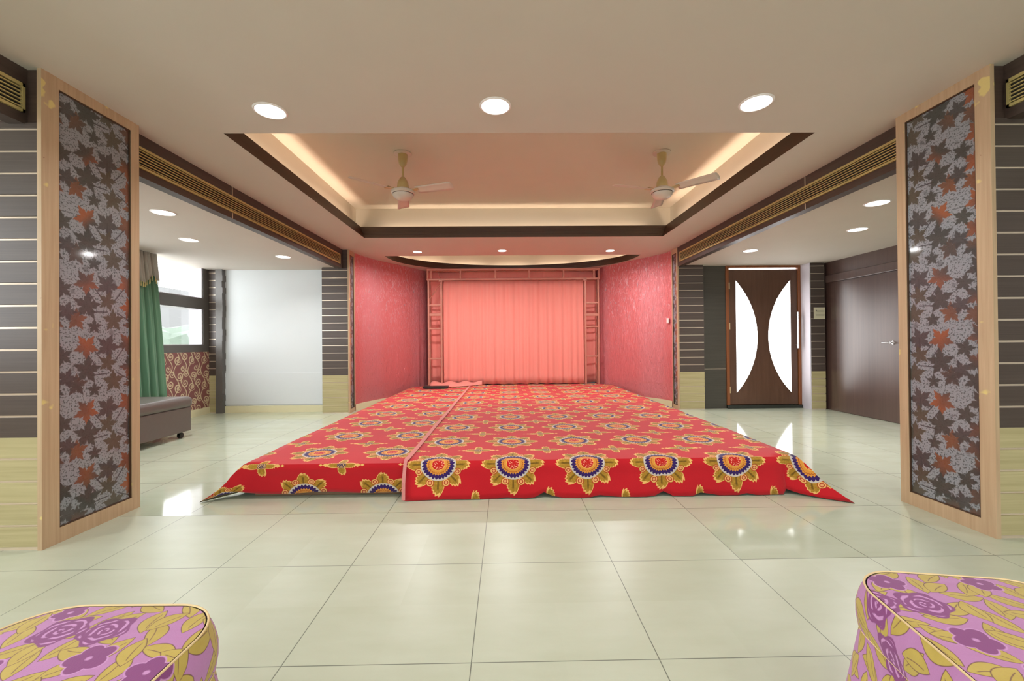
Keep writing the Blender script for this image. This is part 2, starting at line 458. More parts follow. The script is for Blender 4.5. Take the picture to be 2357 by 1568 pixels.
def at(o, x, y, z=0):       # parent helper: parts are modelled in world metres about the thing's base
    return (x, y, z)

# ------------------------------------------------------------------ room shell
struct('floor', box(XL - .3, XR + .3, YB - .2, 8.7, -.12, 0), M['floor'])

TX0, TX1, TY0, TY1 = -1.865, 2.105, 2.80, 5.56     # tray opening
BL, BR = -2.42, 2.58                                  # beam faces
# arc recess
ACX, AA, AY0, AB = .125, 2.06, 6.72, 1.46
arc = []
for i in range(33):
    t = pi - pi * i / 32
    arc.append((ACX + AA * cos(t), AY0 + AB * (sin(t) ** .86)))
c = MB()
def cz(x0, x1, y0, y1, z=ZC): c.face([(x0, y0, z), (x1, y0, z), (x1, y1, z), (x0, y1, z)])
cz(BL - .08, BR + .08, YB, TY0); cz(BL - .08, TX0, TY0, TY1); cz(TX1, BR + .08, TY0, TY1); cz(BL - .08, BR + .08, TY1, AY0)
cz(BL - .5, arc[0][0], AY0, 8.6); cz(arc[-1][0], BR + .5, AY0, 8.6)
for i in range(32):
    a, b = arc[i], arc[i + 1]
    c.face([(a[0], a[1], ZC), (b[0], b[1], ZC), (b[0], 8.6, ZC), (a[0], 8.6, ZC)])
# tray inner surfaces
G_ = .17
def ring_wall(mb, o, z0, z1):
    p = [(TX0 - o, TY0 - o), (TX1 + o, TY0 - o), (TX1 + o, TY1 + o), (TX0 - o, TY1 + o)]
    for i in range(4):
        a, b = p[i], p[(i + 1) % 4]
        mb.face([(a[0], a[1], z0), (b[0], b[1], z0), (b[0], b[1], z1), (a[0], a[1], z1)])
p0 = [(TX0, TY0), (TX1, TY0), (TX1, TY1), (TX0, TY1)]; p1 = [(TX0 - G_, TY0 - G_), (TX1 + G_, TY0 - G_), (TX1 + G_, TY1 + G_), (TX0 - G_, TY1 + G_)]
for i in range(4):
    a, b, d, e = p0[i], p0[(i + 1) % 4], p1[(i + 1) % 4], p1[i]
    c.face([(a[0], a[1], ZC + .02), (b[0], b[1], ZC + .02), (d[0], d[1], ZC + .02), (e[0], e[1], ZC + .02)])
struct('ceiling', c, M['ceil'], weld=True)
t_ = MB(); ring_wall(t_, G_, ZC + .02, ZT)
t_.face([(TX0 - G_, TY0 - G_, ZT), (TX1 + G_, TY0 - G_, ZT), (TX1 + G_, TY1 + G_, ZT), (TX0 - G_, TY1 + G_, ZT)])
struct('ceiling', t_, M['cove'])
# moulding profile (outset, height)
prof = [(0, .0), (0, .036), (.024, .043), (.024, .078), (.048, .085), (.048, .122), (.072, .129), (.072, .168), (.092, .168), (.092, .018)]
mm_ = MB()
for i in range(len(prof) - 1):
    (o0, z0), (o1, z1) = prof[i], prof[i + 1]
    def rc(o): return [(TX0 - o, TY0 - o), (TX1 + o, TY0 - o), (TX1 + o, TY1 + o), (TX0 - o, TY1 + o)]
    A, B = rc(o0), rc(o1)
    for k in range(4):
        k2 = (k + 1) % 4
        mm_.face([(*A[k], ZC + z0), (*A[k2], ZC + z0), (*B[k2], ZC + z1), (*B[k], ZC + z1)])
struct('trim_1', mm_, M['moulding'])
# arc moulding and recess
def arc_off(o):
    r = []
    for i, p in enumerate(arc):
        a = Vector(arc[max(0, i - 1)]); b = Vector(arc[min(32, i + 1)]); d = (b - a).normalized(); n = Vector((-d.y, d.x))
        q = Vector(p) + n * o; r.append((q.x, max(q.y, AY0)))
    return r
am = MB(); rc_ = MB()
for i in range(len(prof) - 1):
    A, B = arc_off(prof[i][0]), arc_off(prof[i + 1][0])
    for k in range(32): am.face([(*A[k], ZC + prof[i][1] * .75), (*A[k + 1], ZC + prof[i][1] * .75), (*B[k + 1], ZC + prof[i + 1][1] * .75), (*B[k], ZC + prof[i + 1][1] * .75)])
struct('trim_2', am, M['moulding'], smooth=True)
W = arc_off(.15)
for k in range(32): rc_.face([(*W[k], ZC + .02), (*W[k + 1], ZC + .02), (*W[k + 1], 2.80), (*W[k], 2.80)])
rc_.face([(W[0][0], AY0, ZC), (W[-1][0], AY0, ZC), (W[-1][0], AY0, 2.80), (W[0][0], AY0, 2.80)])
rc_.face([(p[0], p[1], 2.80) for p in W])
A = arc_off(0)
for k in range(32): rc_.face([(*A[k], ZC + .018), (*A[k + 1], ZC + .018), (*W[k + 1], ZC + .018), (*W[k], ZC + .018)])
struct('ceiling', rc_, M['cove'], smooth=True)
# side ceilings
struct('ceiling', box(XL - .3, BL - .082, YB, 6.9, ZS, ZS + .1), M['ceil'])
struct('ceiling', box(BR + .082, XR + .3, YB, 6.9, ZS, ZS + .1), M['ceil'])
# bulkhead beams (trim)
BZ0 = 2.148
struct('trim_3', box(BL - .08, BL, YB, 6.25, BZ0, ZC), M['darkbrown'])
struct('trim_4', box(BR, BR + .08, YB, 6.25, BZ0, ZC), M['darkbrown'])
s_ = box(BL - .001, BL + .003, 3.74, 3.748, BZ0, 2.198).box(BL - .001, BL + .003, 3.74, 3.748, 2.345, ZC)
struct('trim_5', s_, M['strip'])
s_ = box(BR - .003, BR + .001, 3.55, 3.558, BZ0, 2.198).box(BR - .003, BR + .001, 3.55, 3.558, 2.345, ZC)
struct('trim_6', s_, M['strip'])

# back wall behind camera, side walls
RW = [(-3.7, -1.2), (-.9, 1.3), (1.6, 4.0)]  # rear windows, out of view, added to let more daylight into the room
rw = MB(); x_ = XL - .3
for (a, b) in RW:
    rw.box(x_, a, YB - .2, YB, 0, ZC + .1); rw.box(a, b, YB - .2, YB, 0, .85); rw.box(a, b, YB - .2, YB, 2.12, ZC + .1); x_ = b
rw.box(x_, XR + .3, YB - .2, YB, 0, ZC + .1)
struct('wall_rear', rw, M['white'])
for n_, (a, b) in enumerate(RW):
    f_ = MB()
    for (p, q) in ((a, a + .05), (b - .05, b), ((a + b) / 2 - .025, (a + b) / 2 + .025)): f_.box(p, q, YB - .14, YB - .08, .85, 2.12)
    f_.box(a, b, YB - .14, YB - .08, .85, .90).box(a, b, YB - .14, YB - .08, 2.07, 2.12)
    wf = struct('window_%d' % (4 + n_), f_, M['greystrip'])
    box(a + .05, b - .05, YB - .113, YB - .108, .90, 2.07).build('pane', M['glass'], wf)
# left wall with window openings
def wall_open(x0, x1, ops, y0, y1, z0, z1, mb):
    ops = sorted(ops); y = y0
    for (a, b, zs) in ops:
        mb.box(x0, x1, y, a, z0, z1)
        z = z0
        for (c0, c1) in zs: mb.box(x0, x1, a, b, z, c0); z = c1
        if z < z1: mb.box(x0, x1, a, b, z, z1)
        y = b
    mb.box(x0, x1, y, y1, z0, z1); return mb
WO = [(-2.6, -.4, [(1.03, 1.56), (1.72, ZS)]), (.3, 2.6, [(1.03, 1.56), (1.72, ZS)]), (3.1, 6.29, [(1.03, 1.56), (1.72, ZS)])]  # first two openings are out of view, added to bring in daylight
struct('wall_left', wall_open(XL - .2, XL, WO, YB, 6.7, 0, ZS, MB()), M['greystrip'])
for n_, (a, b, zs) in enumerate(WO):
    f_ = MB()
    for (c0, c1) in zs:
        for (p, q) in ((a, a + .018), (b - .018, b)): f_.box(XL - .198, XL - .012, p, q, c0, c1)
        f_.box(XL - .198, XL - .012, a, b, c0, c0 + .012)
    wf = struct('window_%d' % (3 - n_), f_, M['reveal'])
    gl_ = MB()
    for (c0, c1) in zs: gl_.box(XL - .165, XL - .160, a + .016, b - .016, c0 + .012, c1)
    gl_.build('pane', M['glass'], wf)
# wallpaper dado + skirting
struct('trim_7', box(XL, XL + .006, YB, 6.50, .10, .93), M['wallpaper'])
struct('baseboard_left', box(XL, XL + .014, YB, 6.50, 0, .10), M['skirt'])
# white wall
wl = MB().box(XL, BL - .2, 6.44, 6.6, 0, ZS)
wl.box(-4.28, -2.73, 6.428, 6.44, .12, .60)
struct('wall_back_left', wl, M['white'])
struct('baseboard_back_left', box(-4.28, -2.73, 6.415, 6.44, 0, .10), M['skirt'])
g_ = MB()
for i in range(24):
    z0 = ZS * i / 24; z1 = ZS * (i + 1) / 24; w = random.uniform(0, .012)
    g_.box(-4.37, -4.275 + w, 6.36, 6.442, z0, z1)
struct('trim_8', g_, M['greystrip'])
# right wall
struct('wall_right', box(XR, XR + .2, YB, 6.7, 0, ZS), M['panelwood'])
struct('trim_9', box(XR - .035, XR, YB, 6.12, 1.865, 1.975), M['panelwood'], bevel=.006)
d2 = struct('door_2', box(XR - .012, XR + .01, 4.72, 5.96, .006, 1.86), M['panelwood'], bevel=.002)
h = MB().lathe([(0, 0), (.024, 0), (.024, .008), (.010, .010), (.010, .045), (0, .045)], 16)
hh = MB(); hh.v = [(XR - .012 - p[2], 5.07 + p[0], .985 + p[1]) for p in h.v]; hh.f = h.f; hh.uv = h.uv; hh.mi = h.mi
hh.tube([(XR - .052, 5.07, .985), (XR - .054, 5.09, .987), (XR - .054, 5.18, .987)], .008)
hh.build('door_handle', M['chrome'], d2, smooth=True)
# back right wall (behind the doorway) and reveal
struct('wall_back_right', box(BR + .02, XR, 6.46, 6.6, 0, ZS), M['white'])
sl = MB().box(2.96, 3.345, 6.33, 6.46, .604, ZS).box(2.96, 3.345, 6.33, 6.46, 0, .597)
struct('trim_10', sl, M['slab'])
struct('trim_11', box(2.965, 3.345, 6.334, 6.46, .597, .604), M['strip'])
struct('wall_right_return', box(4.492, 4.505, 6.125, 6.46, 0, ZS), M['reveal'])
# apse walls, pink
def pink_path(P, base):
    return P
PL = [(-2.33, 6.48), (-2.27, 6.72), (-2.154, 7.03), (-2.02, 7.28), (-1.871, 7.52), (-1.72, 7.80), (-1.56, 8.12), (-1.53, 8.35)]
PR = [(2.575, 6.46), (2.52, 6.65), (2.407, 6.86), (2.27, 7.06), (2.13, 7.28), (1.97, 7.55), (1.80, 7.87), (1.77, 8.35)]
def smooth_path(P, n=6):
    out = []
    for i in range(len(P) - 1):
        p0 = P[max(0, i - 1)]; p1 = P[i]; p2 = P[i + 1]; p3 = P[min(len(P) - 1, i + 2)]
        for k in range(n):
            t = k / n
            out.append(tuple(.5 * ((2 * p1[a]) + (-p0[a] + p2[a]) * t + (2 * p0[a] - 5 * p1[a] + 4 * p2[a] - p3[a]) * t * t + (-p0[a] + 3 * p1[a] - 3 * p2[a] + p3[a]) * t ** 3) for a in (0, 1)))
    out.append(P[-1]); return out
for nm, P, sg in (('left', PL, -1), ('right', PR, 1)):
    Q = smooth_path(P); w = MB(); b = MB(); acc = 0
    for i in range(len(Q) - 1):
        a, d = Q[i], Q[i + 1]; L = hypot(d[0] - a[0], d[1] - a[1])
        nx, ny = (d[1] - a[1]) / L * .012 * -sg, -(d[0] - a[0]) / L * .012 * -sg
        w.face([(a[0], a[1], 0), (d[0], d[1], 0), (d[0], d[1], ZC), (a[0], a[1], ZC)], [(acc, 0), (acc + L, 0), (acc + L, ZC), (acc, ZC)])
        b.face([(a[0] + nx, a[1] + ny, 0), (d[0] + nx, d[1] + ny, 0), (d[0] + nx, d[1] + ny, .10), (a[0] + nx, a[1] + ny, .10)])
        b.face([(a[0] + nx, a[1] + ny, .10), (d[0] + nx, d[1] + ny, .10), (d[0], d[1], .10), (a[0], a[1], .10)])
        acc += L
    # thickness behind the visible face
    for i in range(len(Q) - 1):
        a, d = Q[i], Q[i + 1]
        w.face([(a[0] + sg * .12, a[1] + .05, 0), (a[0] + sg * .12, a[1] + .05, ZC), (d[0] + sg * .12, d[1] + .05, ZC), (d[0] + sg * .12, d[1] + .05, 0)])
    struct('wall_stage_' + nm, w, M['pink'], smooth=True)
    struct('baseboard_stage_' + nm, b, M['skirt'], smooth=True)
struct('wall_stage_back', box(-1.9, 2.1, 8.35, 8.5, 0, ZC), M['white'])

# ------------------------------------------------------------------ door_1
DY = 6.33
d1f = MB().box(3.345, 3.392, DY - .02, 6.46, .05, ZS).box(4.450, 4.491, DY - .02, 6.46, .05, ZS).box(3.392, 4.450, DY - .02, 6.46, 2.135, ZS)
d1 = struct('door_1', d1f, M['frameorange'], bevel=.003)
leaf = box(3.395, 4.448, DY, DY + .045, .055, 2.112).build('door_leaf', M['doorwood'], d1, bevel=.002)
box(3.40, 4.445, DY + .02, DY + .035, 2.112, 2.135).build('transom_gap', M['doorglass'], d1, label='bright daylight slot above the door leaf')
def seg(x0, xm, z0, z1, n=26):
    pts = []
    h_ = (z1 - z0) / 2; s = abs(xm - x0); R = (h_ * h_ + s * s) / (2 * s); sg = 1 if xm > x0 else -1
    for i in range(n + 1):
        z = z0 + (z1 - z0) * i / n
        dx = sqrt(max(0, R * R - (z - z0 - h_) ** 2)) - (R - s)
        pts.append((x0 + sg * dx, z))
    return pts
for (x0, xm) in ((3.497, 3.832), (4.343, 3.990)):
    P = seg(x0, xm, .225, 1.950)
    g2 = MB().prism(P, 'y', DY - .006, DY + .002).build('glass_pane', M['doorglass'], leaf, label='crescent of frosted glass, glowing white')
    MB().tube([(p[0], DY - .004, p[1]) for p in P + [P[0]]], .005, 6, False).build('pane_bead', M['doorwood'], d1, smooth=True)
h = MB().tube([(4.418, DY - .055, .905), (4.418, DY - .055, 1.455)], .013, 12)
h.tube([(4.418, DY - .055, .955), (4.418, DY, .955)], .010).tube([(4.418, DY - .055, 1.405), (4.418, DY, 1.405)], .010)
h.build('door_handle', M['chrome'], d1, smooth=True, label='long vertical chrome pull bar')
for z in (.28, 1.25, 1.86): box(3.386, 3.402, DY - .026, DY - .004, z - .05, z + .05).build('hinge', M['hinge'], d1, bevel=.002)
MB().box(3.345, 4.491, DY - .045, 6.46, 0, .05).build('threshold', M['threshold'], d1, bevel=.004)

# ------------------------------------------------------------------ columns
def pillar(name, x0, x1, y0, y1, label, inner, z1, frame=True, panel=None, group=None, fx=None):
    """x0..x1 plan width, front at y0. inner = +1 if the room side is +x. slats on the front."""
    root = empty(name, ((x0 + x1) / 2, (y0 + y1) / 2, 0), label, 'pillar', group)
    ox, oy = (x0 + x1) / 2, (y0 + y1) / 2
    L = lambda mb: mb
    def put(mb, nm, mat, **k):
        mb.v = [(p[0] - ox, p[1] - oy, p[2]) for p in mb.v]
        return mb.build(nm, mat, root, **k)
    zt = z1
    fw = .022 if frame else 0
    a, b = (x0, x1 - fw) if inner > 0 else (x0 + fw, x1)
    put(box(a, b, y0 + .014, y1, 0, zt), 'core', M['darkbrown'])
    ds, ls, st = MB(), MB(), MB()
    sp = .1115; zmid = .566; gp = .0105
    sa, sb = (a, b) if fx is None else fx
    st.box(sa + .001, sb - .001, y0 + .007, y0 + .015, 0, min(zt, 2.155))
    z = zmid
    ls.box(sa, sb, y0, y0 + .014, .458 + gp / 2, zmid)
    zz = .458
    while zz > .02:
        lo = max(0, zz - sp + gp / 2); ls.box(sa, sb, y0, y0 + .014, lo, zz - gp / 2); zz -= sp
    z = zmid
    while z < min(zt, 2.155) - .02:
        hi = min(z + sp - gp, 2.155); ds.box(sa, sb, y0, y0 + .014, z, hi); z += sp
    put(st, 'groove_strips', M['strip'])
    put(ds, 'dark_slats', M['slat'], bevel=.0012, bseg=1)
    put(ls, 'oak_slats', M['oakslat'], bevel=.0012, bseg=1)
    if frame:
        xf = x1 if inner > 0 else x0
        def fb(ya, yb, za, zb, t0=0, t1=fw):
            return ((xf - t1, xf - t0) if inner > 0 else (xf + t0, xf + t1)) + (ya, yb, za, zb)
        f = MB()
        A, B, zb, zc = panel
        for q in ((y0 - .002, A, 0, zt), (B, y1 + .002, 0, zt), (A, B, 0, zb), (A, B, zc, zt)): f.box(*fb(*q))
        put(f, 'frame', M['oak'])
        t2 = MB()
        for q in ((A, A + .006, zb, zc), (B - .006, B, zb, zc), (A, B, zb, zb + .006), (A, B, zc - .006, zc)): t2.box(*fb(*q, .004, fw))
        put(t2, 'inner_bead', M['moulding'])
        pm = MB().box(*fb(A + .006, B - .006, zb + .006, zc - .006, .012, fw))
        put(pm, 'leaf_panel', M['leaf'], label='glossy leaf printed panel')
    return root
pillar('pillar', -2.74, -2.335, 2.14, 2.70, 'near pillar on the left with big oak framed leaf panel', 1, ZC, True, (2.222, 2.645, .078, 2.372))
pillar('pillar', 2.49, 2.895, 2.105, 2.62, 'near pillar on the right with big oak framed leaf panel', -1, ZC, True, (2.175, 2.565, .078, 2.372))
pillar('pillar', -2.73, -2.325, 6.25, 6.48, 'far slatted pillar between white wall and pink stage wall', 1, ZC, True, (6.285, 6.445, .06, 2.36), fx=(-2.73, -2.35))
pillar('pillar', 2.575, 2.97, 6.24, 6.47, 'far slatted pillar right of the stage, left of the entrance door', -1, ZC, True, (6.275, 6.435, .06, 2.36), fx=(2.60, 2.97))
pillar('pillar', -4.50, -4.36, 6.40, 6.44, 'narrow slatted column in the corner beside the window', 1, ZS, False)
pillar('pillar', 4.506, 4.715, 6.12, 6.46, 'slatted column with a paper notice, right of the entrance door', -1, ZS, False)

# notice
nt = box(4.545, 4.712, 6.1145, 6.1203, 1.335, 1.508).build('paper_notice', M['paper'])
tag(nt, 'small cream printed notice stuck on the slatted column', 'notice')
ik = MB()
ik.box(4.575, 4.590, 6.1130, 6.1150, 1.455, 1.470)
for i, (a, b) in enumerate(((4.595, 4.70), (4.58, 4.70), (4.575, 4.69), (4.575, 4.705), (4.575, 4.70), (4.575, 4.66))):
    z = 1.466 - i * .0195; ik.box(a, b, 6.1130, 6.1150, z - .003, z)
ik.build('printed_text', M['ink'], nt)
# switch on the pink wall
sw = box(2.535, 2.548, 6.50, 6.58, 1.31, 1.39)
swo = sw.build('switch_plate', M['switch'], bevel=.004)
tag(swo, 'small white switch plate on the right pink wall', 'switch')
box(2.529, 2.537, 6.525, 6.555, 1.33, 1.37).build('rocker', M['switch'], swo, bevel=.002)

# ------------------------------------------------------------------ air vents
def vent(xf, sg, y0, y1, label):
    r = empty('air_vent', (xf, y0, 2.20), label, 'vent', None)
    z0, z1 = 2.200, 2.343; d = .014
    def put(mb, nm, mat, **k):
        mb.v = [(p[0] - xf, p[1] - y0, p[2] - 2.20) for p in mb.v]; return mb.build(nm, mat, r, **k)
    X = lambda a, b: (min(xf + sg * a, xf + sg * b), max(xf + sg * a, xf + sg * b))
    put(MB().box(*X(.0005, .002), y0, y1, z0, z1), 'backing', M['ventdark'])
    f = MB().box(*X(0, d), y0, y1, z0, z0 + .014).box(*X(0, d), y0, y1, z1 - .017, z1).box(*X(0, d), y0, y0 + .012, z0, z1).box(*X(0, d), y1 - .012, y1, z0, z1)
    put(f, 'frame', M['gold'])
    n = 6
    for k in range(n):
        z = z0 + .014 + (z1 - z0 - .031) * (k + .5) / n
        put(MB().box(*X(.003, .012), y0 + .012, y1 - .012, z - .0028, z + .0028), 'slat', M['gold'])
vent(BL, 1, 2.715, 6.14, 'long gold air vent on the left beam beyond the leaf pillar')
vent(BL, 1, .30, 2.132, 'gold air vent on the left beam, nearer than the leaf pillar')
vent(BR, -1, 2.66, 6.14, 'long gold air vent on the right beam beyond the leaf pillar')
vent(BR, -1, .30, 2.098, 'gold air vent on the right beam, nearer than the leaf pillar')

# ------------------------------------------------------------------ downlights
def lamp(x, y, z, r, power, label, group=None, warm=(1, .98, .96), spread=140):
    o = empty('ceiling_light', (x, y, z), label, 'ceiling light', group)
    MB().lathe([(r, .0), (r * 1.03, -.006), (r * 1.10, -.007), (r * 1.18, -.003), (r * 1.19, .0)], 36).build('rim', M['switch'], o, smooth=True)
    MB().lathe([(0, -.0045), (r * .6, -.004), (r * 1.0, -.0015), (r, .0)], 36).build('diffuser', M['lamp'], o, smooth=True)
    ld = bpy.data.lights.new('downlight', 'AREA'); ld.shape = 'DISK'; ld.size = r * 1.9; ld.energy = power; ld.color = warm; ld.spread = radians(spread)
    lo = bpy.data.objects.new('downlight_source', ld); COL.objects.link(lo); lo.parent = o; lo.location = (0, 0, -.010)
    return o
PW = 7
for (x, y, lb) in ((-1.406, 2.53, 'round downlight over the room, leftmost of the near three'), (-.052, 2.48, 'round downlight in the middle of the near ceiling'), (1.492, 2.45, 'round downlight over the room, rightmost of the near three')):
    lamp(x, y, ZC, .080, PW, lb)
for (x, y, lb) in ((-1.346, 6.42, 'small downlight before the stage arc, at its left'), (-.048, 6.37, 'small downlight before the stage arc, in the middle'), (1.609, 6.41, 'small downlight before the stage arc, at its right')):
    lamp(x, y, ZC, .062, PW * 2.8, lb, spread=168)
for (x, y, lb) in ((-2.936, 3.634, 'downlight on the low left ceiling, nearest the leaf pillar'), (-3.424, 4.576, 'downlight on the low left ceiling, above the bench side'), (-2.888, 5.479, 'downlight on the low left ceiling, before the white wall'),
                   (3.121, 3.462, 'downlight on the low right ceiling, nearest the leaf pillar'), (3.657, 4.289, 'downlight on the low right ceiling, second from the leaf pillar'), (3.114, 5.275, 'downlight on the low right ceiling, before the entrance door')):
    lamp(x, y, ZS, .078, PW * (1.0 if x < 0 else 1.5), lb)
for (x, y) in ((-1.4, -.6), (0, -.6), (1.5, -.6), (-1.4, -2.6), (1.5, -2.6)):
    lamp(x, y, ZC, .080, PW * 1.2, 'round downlight on the ceiling behind the seats', 'rear downlights')
for (x, y) in ((-3.3, 1.2), (3.4, 1.2), (-3.3, -1.5), (3.4, -1.5)):
    lamp(x, y, ZS, .078, PW * .9, 'round downlight on the low side ceiling towards the rear', 'rear side downlights')

# cove light tubes lying behind the tray moulding
def cove(p, q, label, e, L):
    o = MB().tube([p, q], .010, 8).build('cove_light', M['cover']); tag(o, label, 'strip light')
    ld = bpy.data.lights.new('cove', 'AREA'); ld.shape = 'RECTANGLE'; ld.size = L; ld.size_y = .04; ld.energy = e; ld.color = (1, .75, .57)
    lo = bpy.data.objects.new('cove_source', ld); COL.objects.link(lo)
    lo.location = ((p[0] + q[0]) / 2, (p[1] + q[1]) / 2, p[2] + .03)
    lo.rotation_euler = (pi, 0, -math.atan2(q[1] - p[1], q[0] - p[0]))
    lo.rotation_euler = Matrix.Rotation(math.atan2(q[1] - p[1], q[0] - p[0]), 3, 'Z').to_4x4().to_euler() if False else (pi, 0, math.atan2(q[1] - p[1], q[0] - p[0]))
    lo.parent = o
zc_ = ZC + .045
cove((TX0 - .125, TY0 + .1, zc_), (TX0 - .125, TY1 - .1, zc_), 'warm strip light hidden in the left cove of the raised ceiling', 6.0, 2.5)
cove((TX1 + .125, TY0 + .1, zc_), (TX1 + .125, TY1 - .1, zc_), 'warm strip light hidden in the right cove of the raised ceiling', 6.0, 2.5)
cove((TX0 + .1, TY1 + .125, zc_), (TX1 - .1, TY1 + .125, zc_), 'warm strip light hidden in the far cove of the raised ceiling', 5.5, 3.6)

ao = arc_off(.105)
sl_ = MB().tube([(p[0], p[1], ZC + .03) for p in ao[3:30]], .008, 8).build('cove_light', M['cover'])
tag(sl_, 'curved warm strip light hidden behind the arc moulding over the stage', 'strip light')
for k in range(4, 29, 4):
    a_, b_ = ao[k - 2], ao[k + 2]
    ld = bpy.data.lights.new('cove', 'AREA'); ld.shape = 'RECTANGLE'; ld.size = hypot(a_[0] - b_[0], a_[1] - b_[1]) * .9; ld.size_y = .03; ld.energy = 1.3; ld.color = (1, .75, .57)
    lo = bpy.data.objects.new('cove_source', ld); COL.objects.link(lo); lo.parent = sl_
    lo.location = (ao[k][0], ao[k][1], ZC + .05); lo.rotation_euler = (pi, 0, math.atan2(b_[1] - a_[1], b_[0] - a_[0]))

# ------------------------------------------------------------------ fans
def fan(x, y, ang, label):
    o = empty('ceiling_fan', (x, y, ZT), label, 'fan', None)
    MB().lathe([(0, 0), (.085, 0), (.085, -.008), (.07, -.014), (0, -.014)]).build('mounting_plate', M['fanwhite'], o, smooth=True)
    MB().lathe([(0, -.012), (.046, -.012), (.046, -.03), (.043, -.075), (.036, -.105), (.018, -.132), (0, -.132)]).build('canopy', M['fancream'], o, smooth=True)
    MB().tube([(0, 0, -.10), (0, 0, -.27)], .010, 12).build('rod', M['fancream'], o, smooth=True)
    MB().lathe([(0, -.225), (.014, -.23), (.030, -.245), (.050, -.285), (.056, -.33), (.056, -.352), (0, -.352)]).build('lower_cup', M['fancream'], o, smooth=True)
    MB().lathe([(0, -.345), (.062, -.345), (.064, -.356), (.095, -.362), (.112, -.372), (.112, -.392), (.098, -.400), (.094, -.420), (.070, -.445), (.03, -.458), (0, -.460)]).build('motor', M['fanwhite'], o, smooth=True)
    MB().lathe([(.0985, -.394), (.1015, -.398), (.0985, -.403), (.094, -.400)]).build('motor_band', M['moulding'], o, smooth=True)
    for k in range(3):
        a = ang + k * 2 * pi / 3
        br = MB(); R = Matrix.Rotation(a, 4, 'Z')
        P = lambda u, w, z: tuple(R @ Vector((u, w, z)))
        for (u0, u1, w0, w1) in ((.095, .135, .022, .030), (.135, .175, .030, .040)):
            br.face([P(u0, -w0, -.372), P(u1, -w1, -.372), P(u1, w1, -.372), P(u0, w0, -.372)])
        br.build('blade_bracket', M['fancream'], o, solid=.004)
        bl = MB(); n = 14
        def fn(i, j):
            u = .15 + (.515 - .15) * i / n; w = (.050 + .012 * i / n); 
            if i == n: w -= .008
            t = (j / 4 - .5) * 2
            return P(u + (.006 * (1 - t * t) if i == n else 0), w * t, -.374 - .014 * t + .004 * (1 - t * t) + .0)
        bl.grid(fn, n, 4); bl.build('blade', M['fanwhite'], o, smooth=True, solid=.003)
    return o
fan(-.987, 4.064, radians(-137), 'cream ceiling fan, the left one under the raised ceiling')
fan(1.535, 4.058, radians(-164), 'cream ceiling fan, the right one under the raised ceiling')

# ------------------------------------------------------------------ stage and carpets
SX0, SX1, SY0, SY1, SZ = -1.74, 1.945, 2.79, 7.70, .232
pf = MB().prism([(SX0 + .03, SY0 + .07), (SX1 - .03, SY0 + .07), (SX1 - .03, 7.2), (1.74, 7.6), (-1.66, 7.6), (SX0 + .03, 7.4)], 'z', 0, SZ - .015)
pfo = pf.build('stage_platform', M['platform'], bevel=.01)
tag(pfo, 'low stage platform hidden under the red carpets', 'stage')

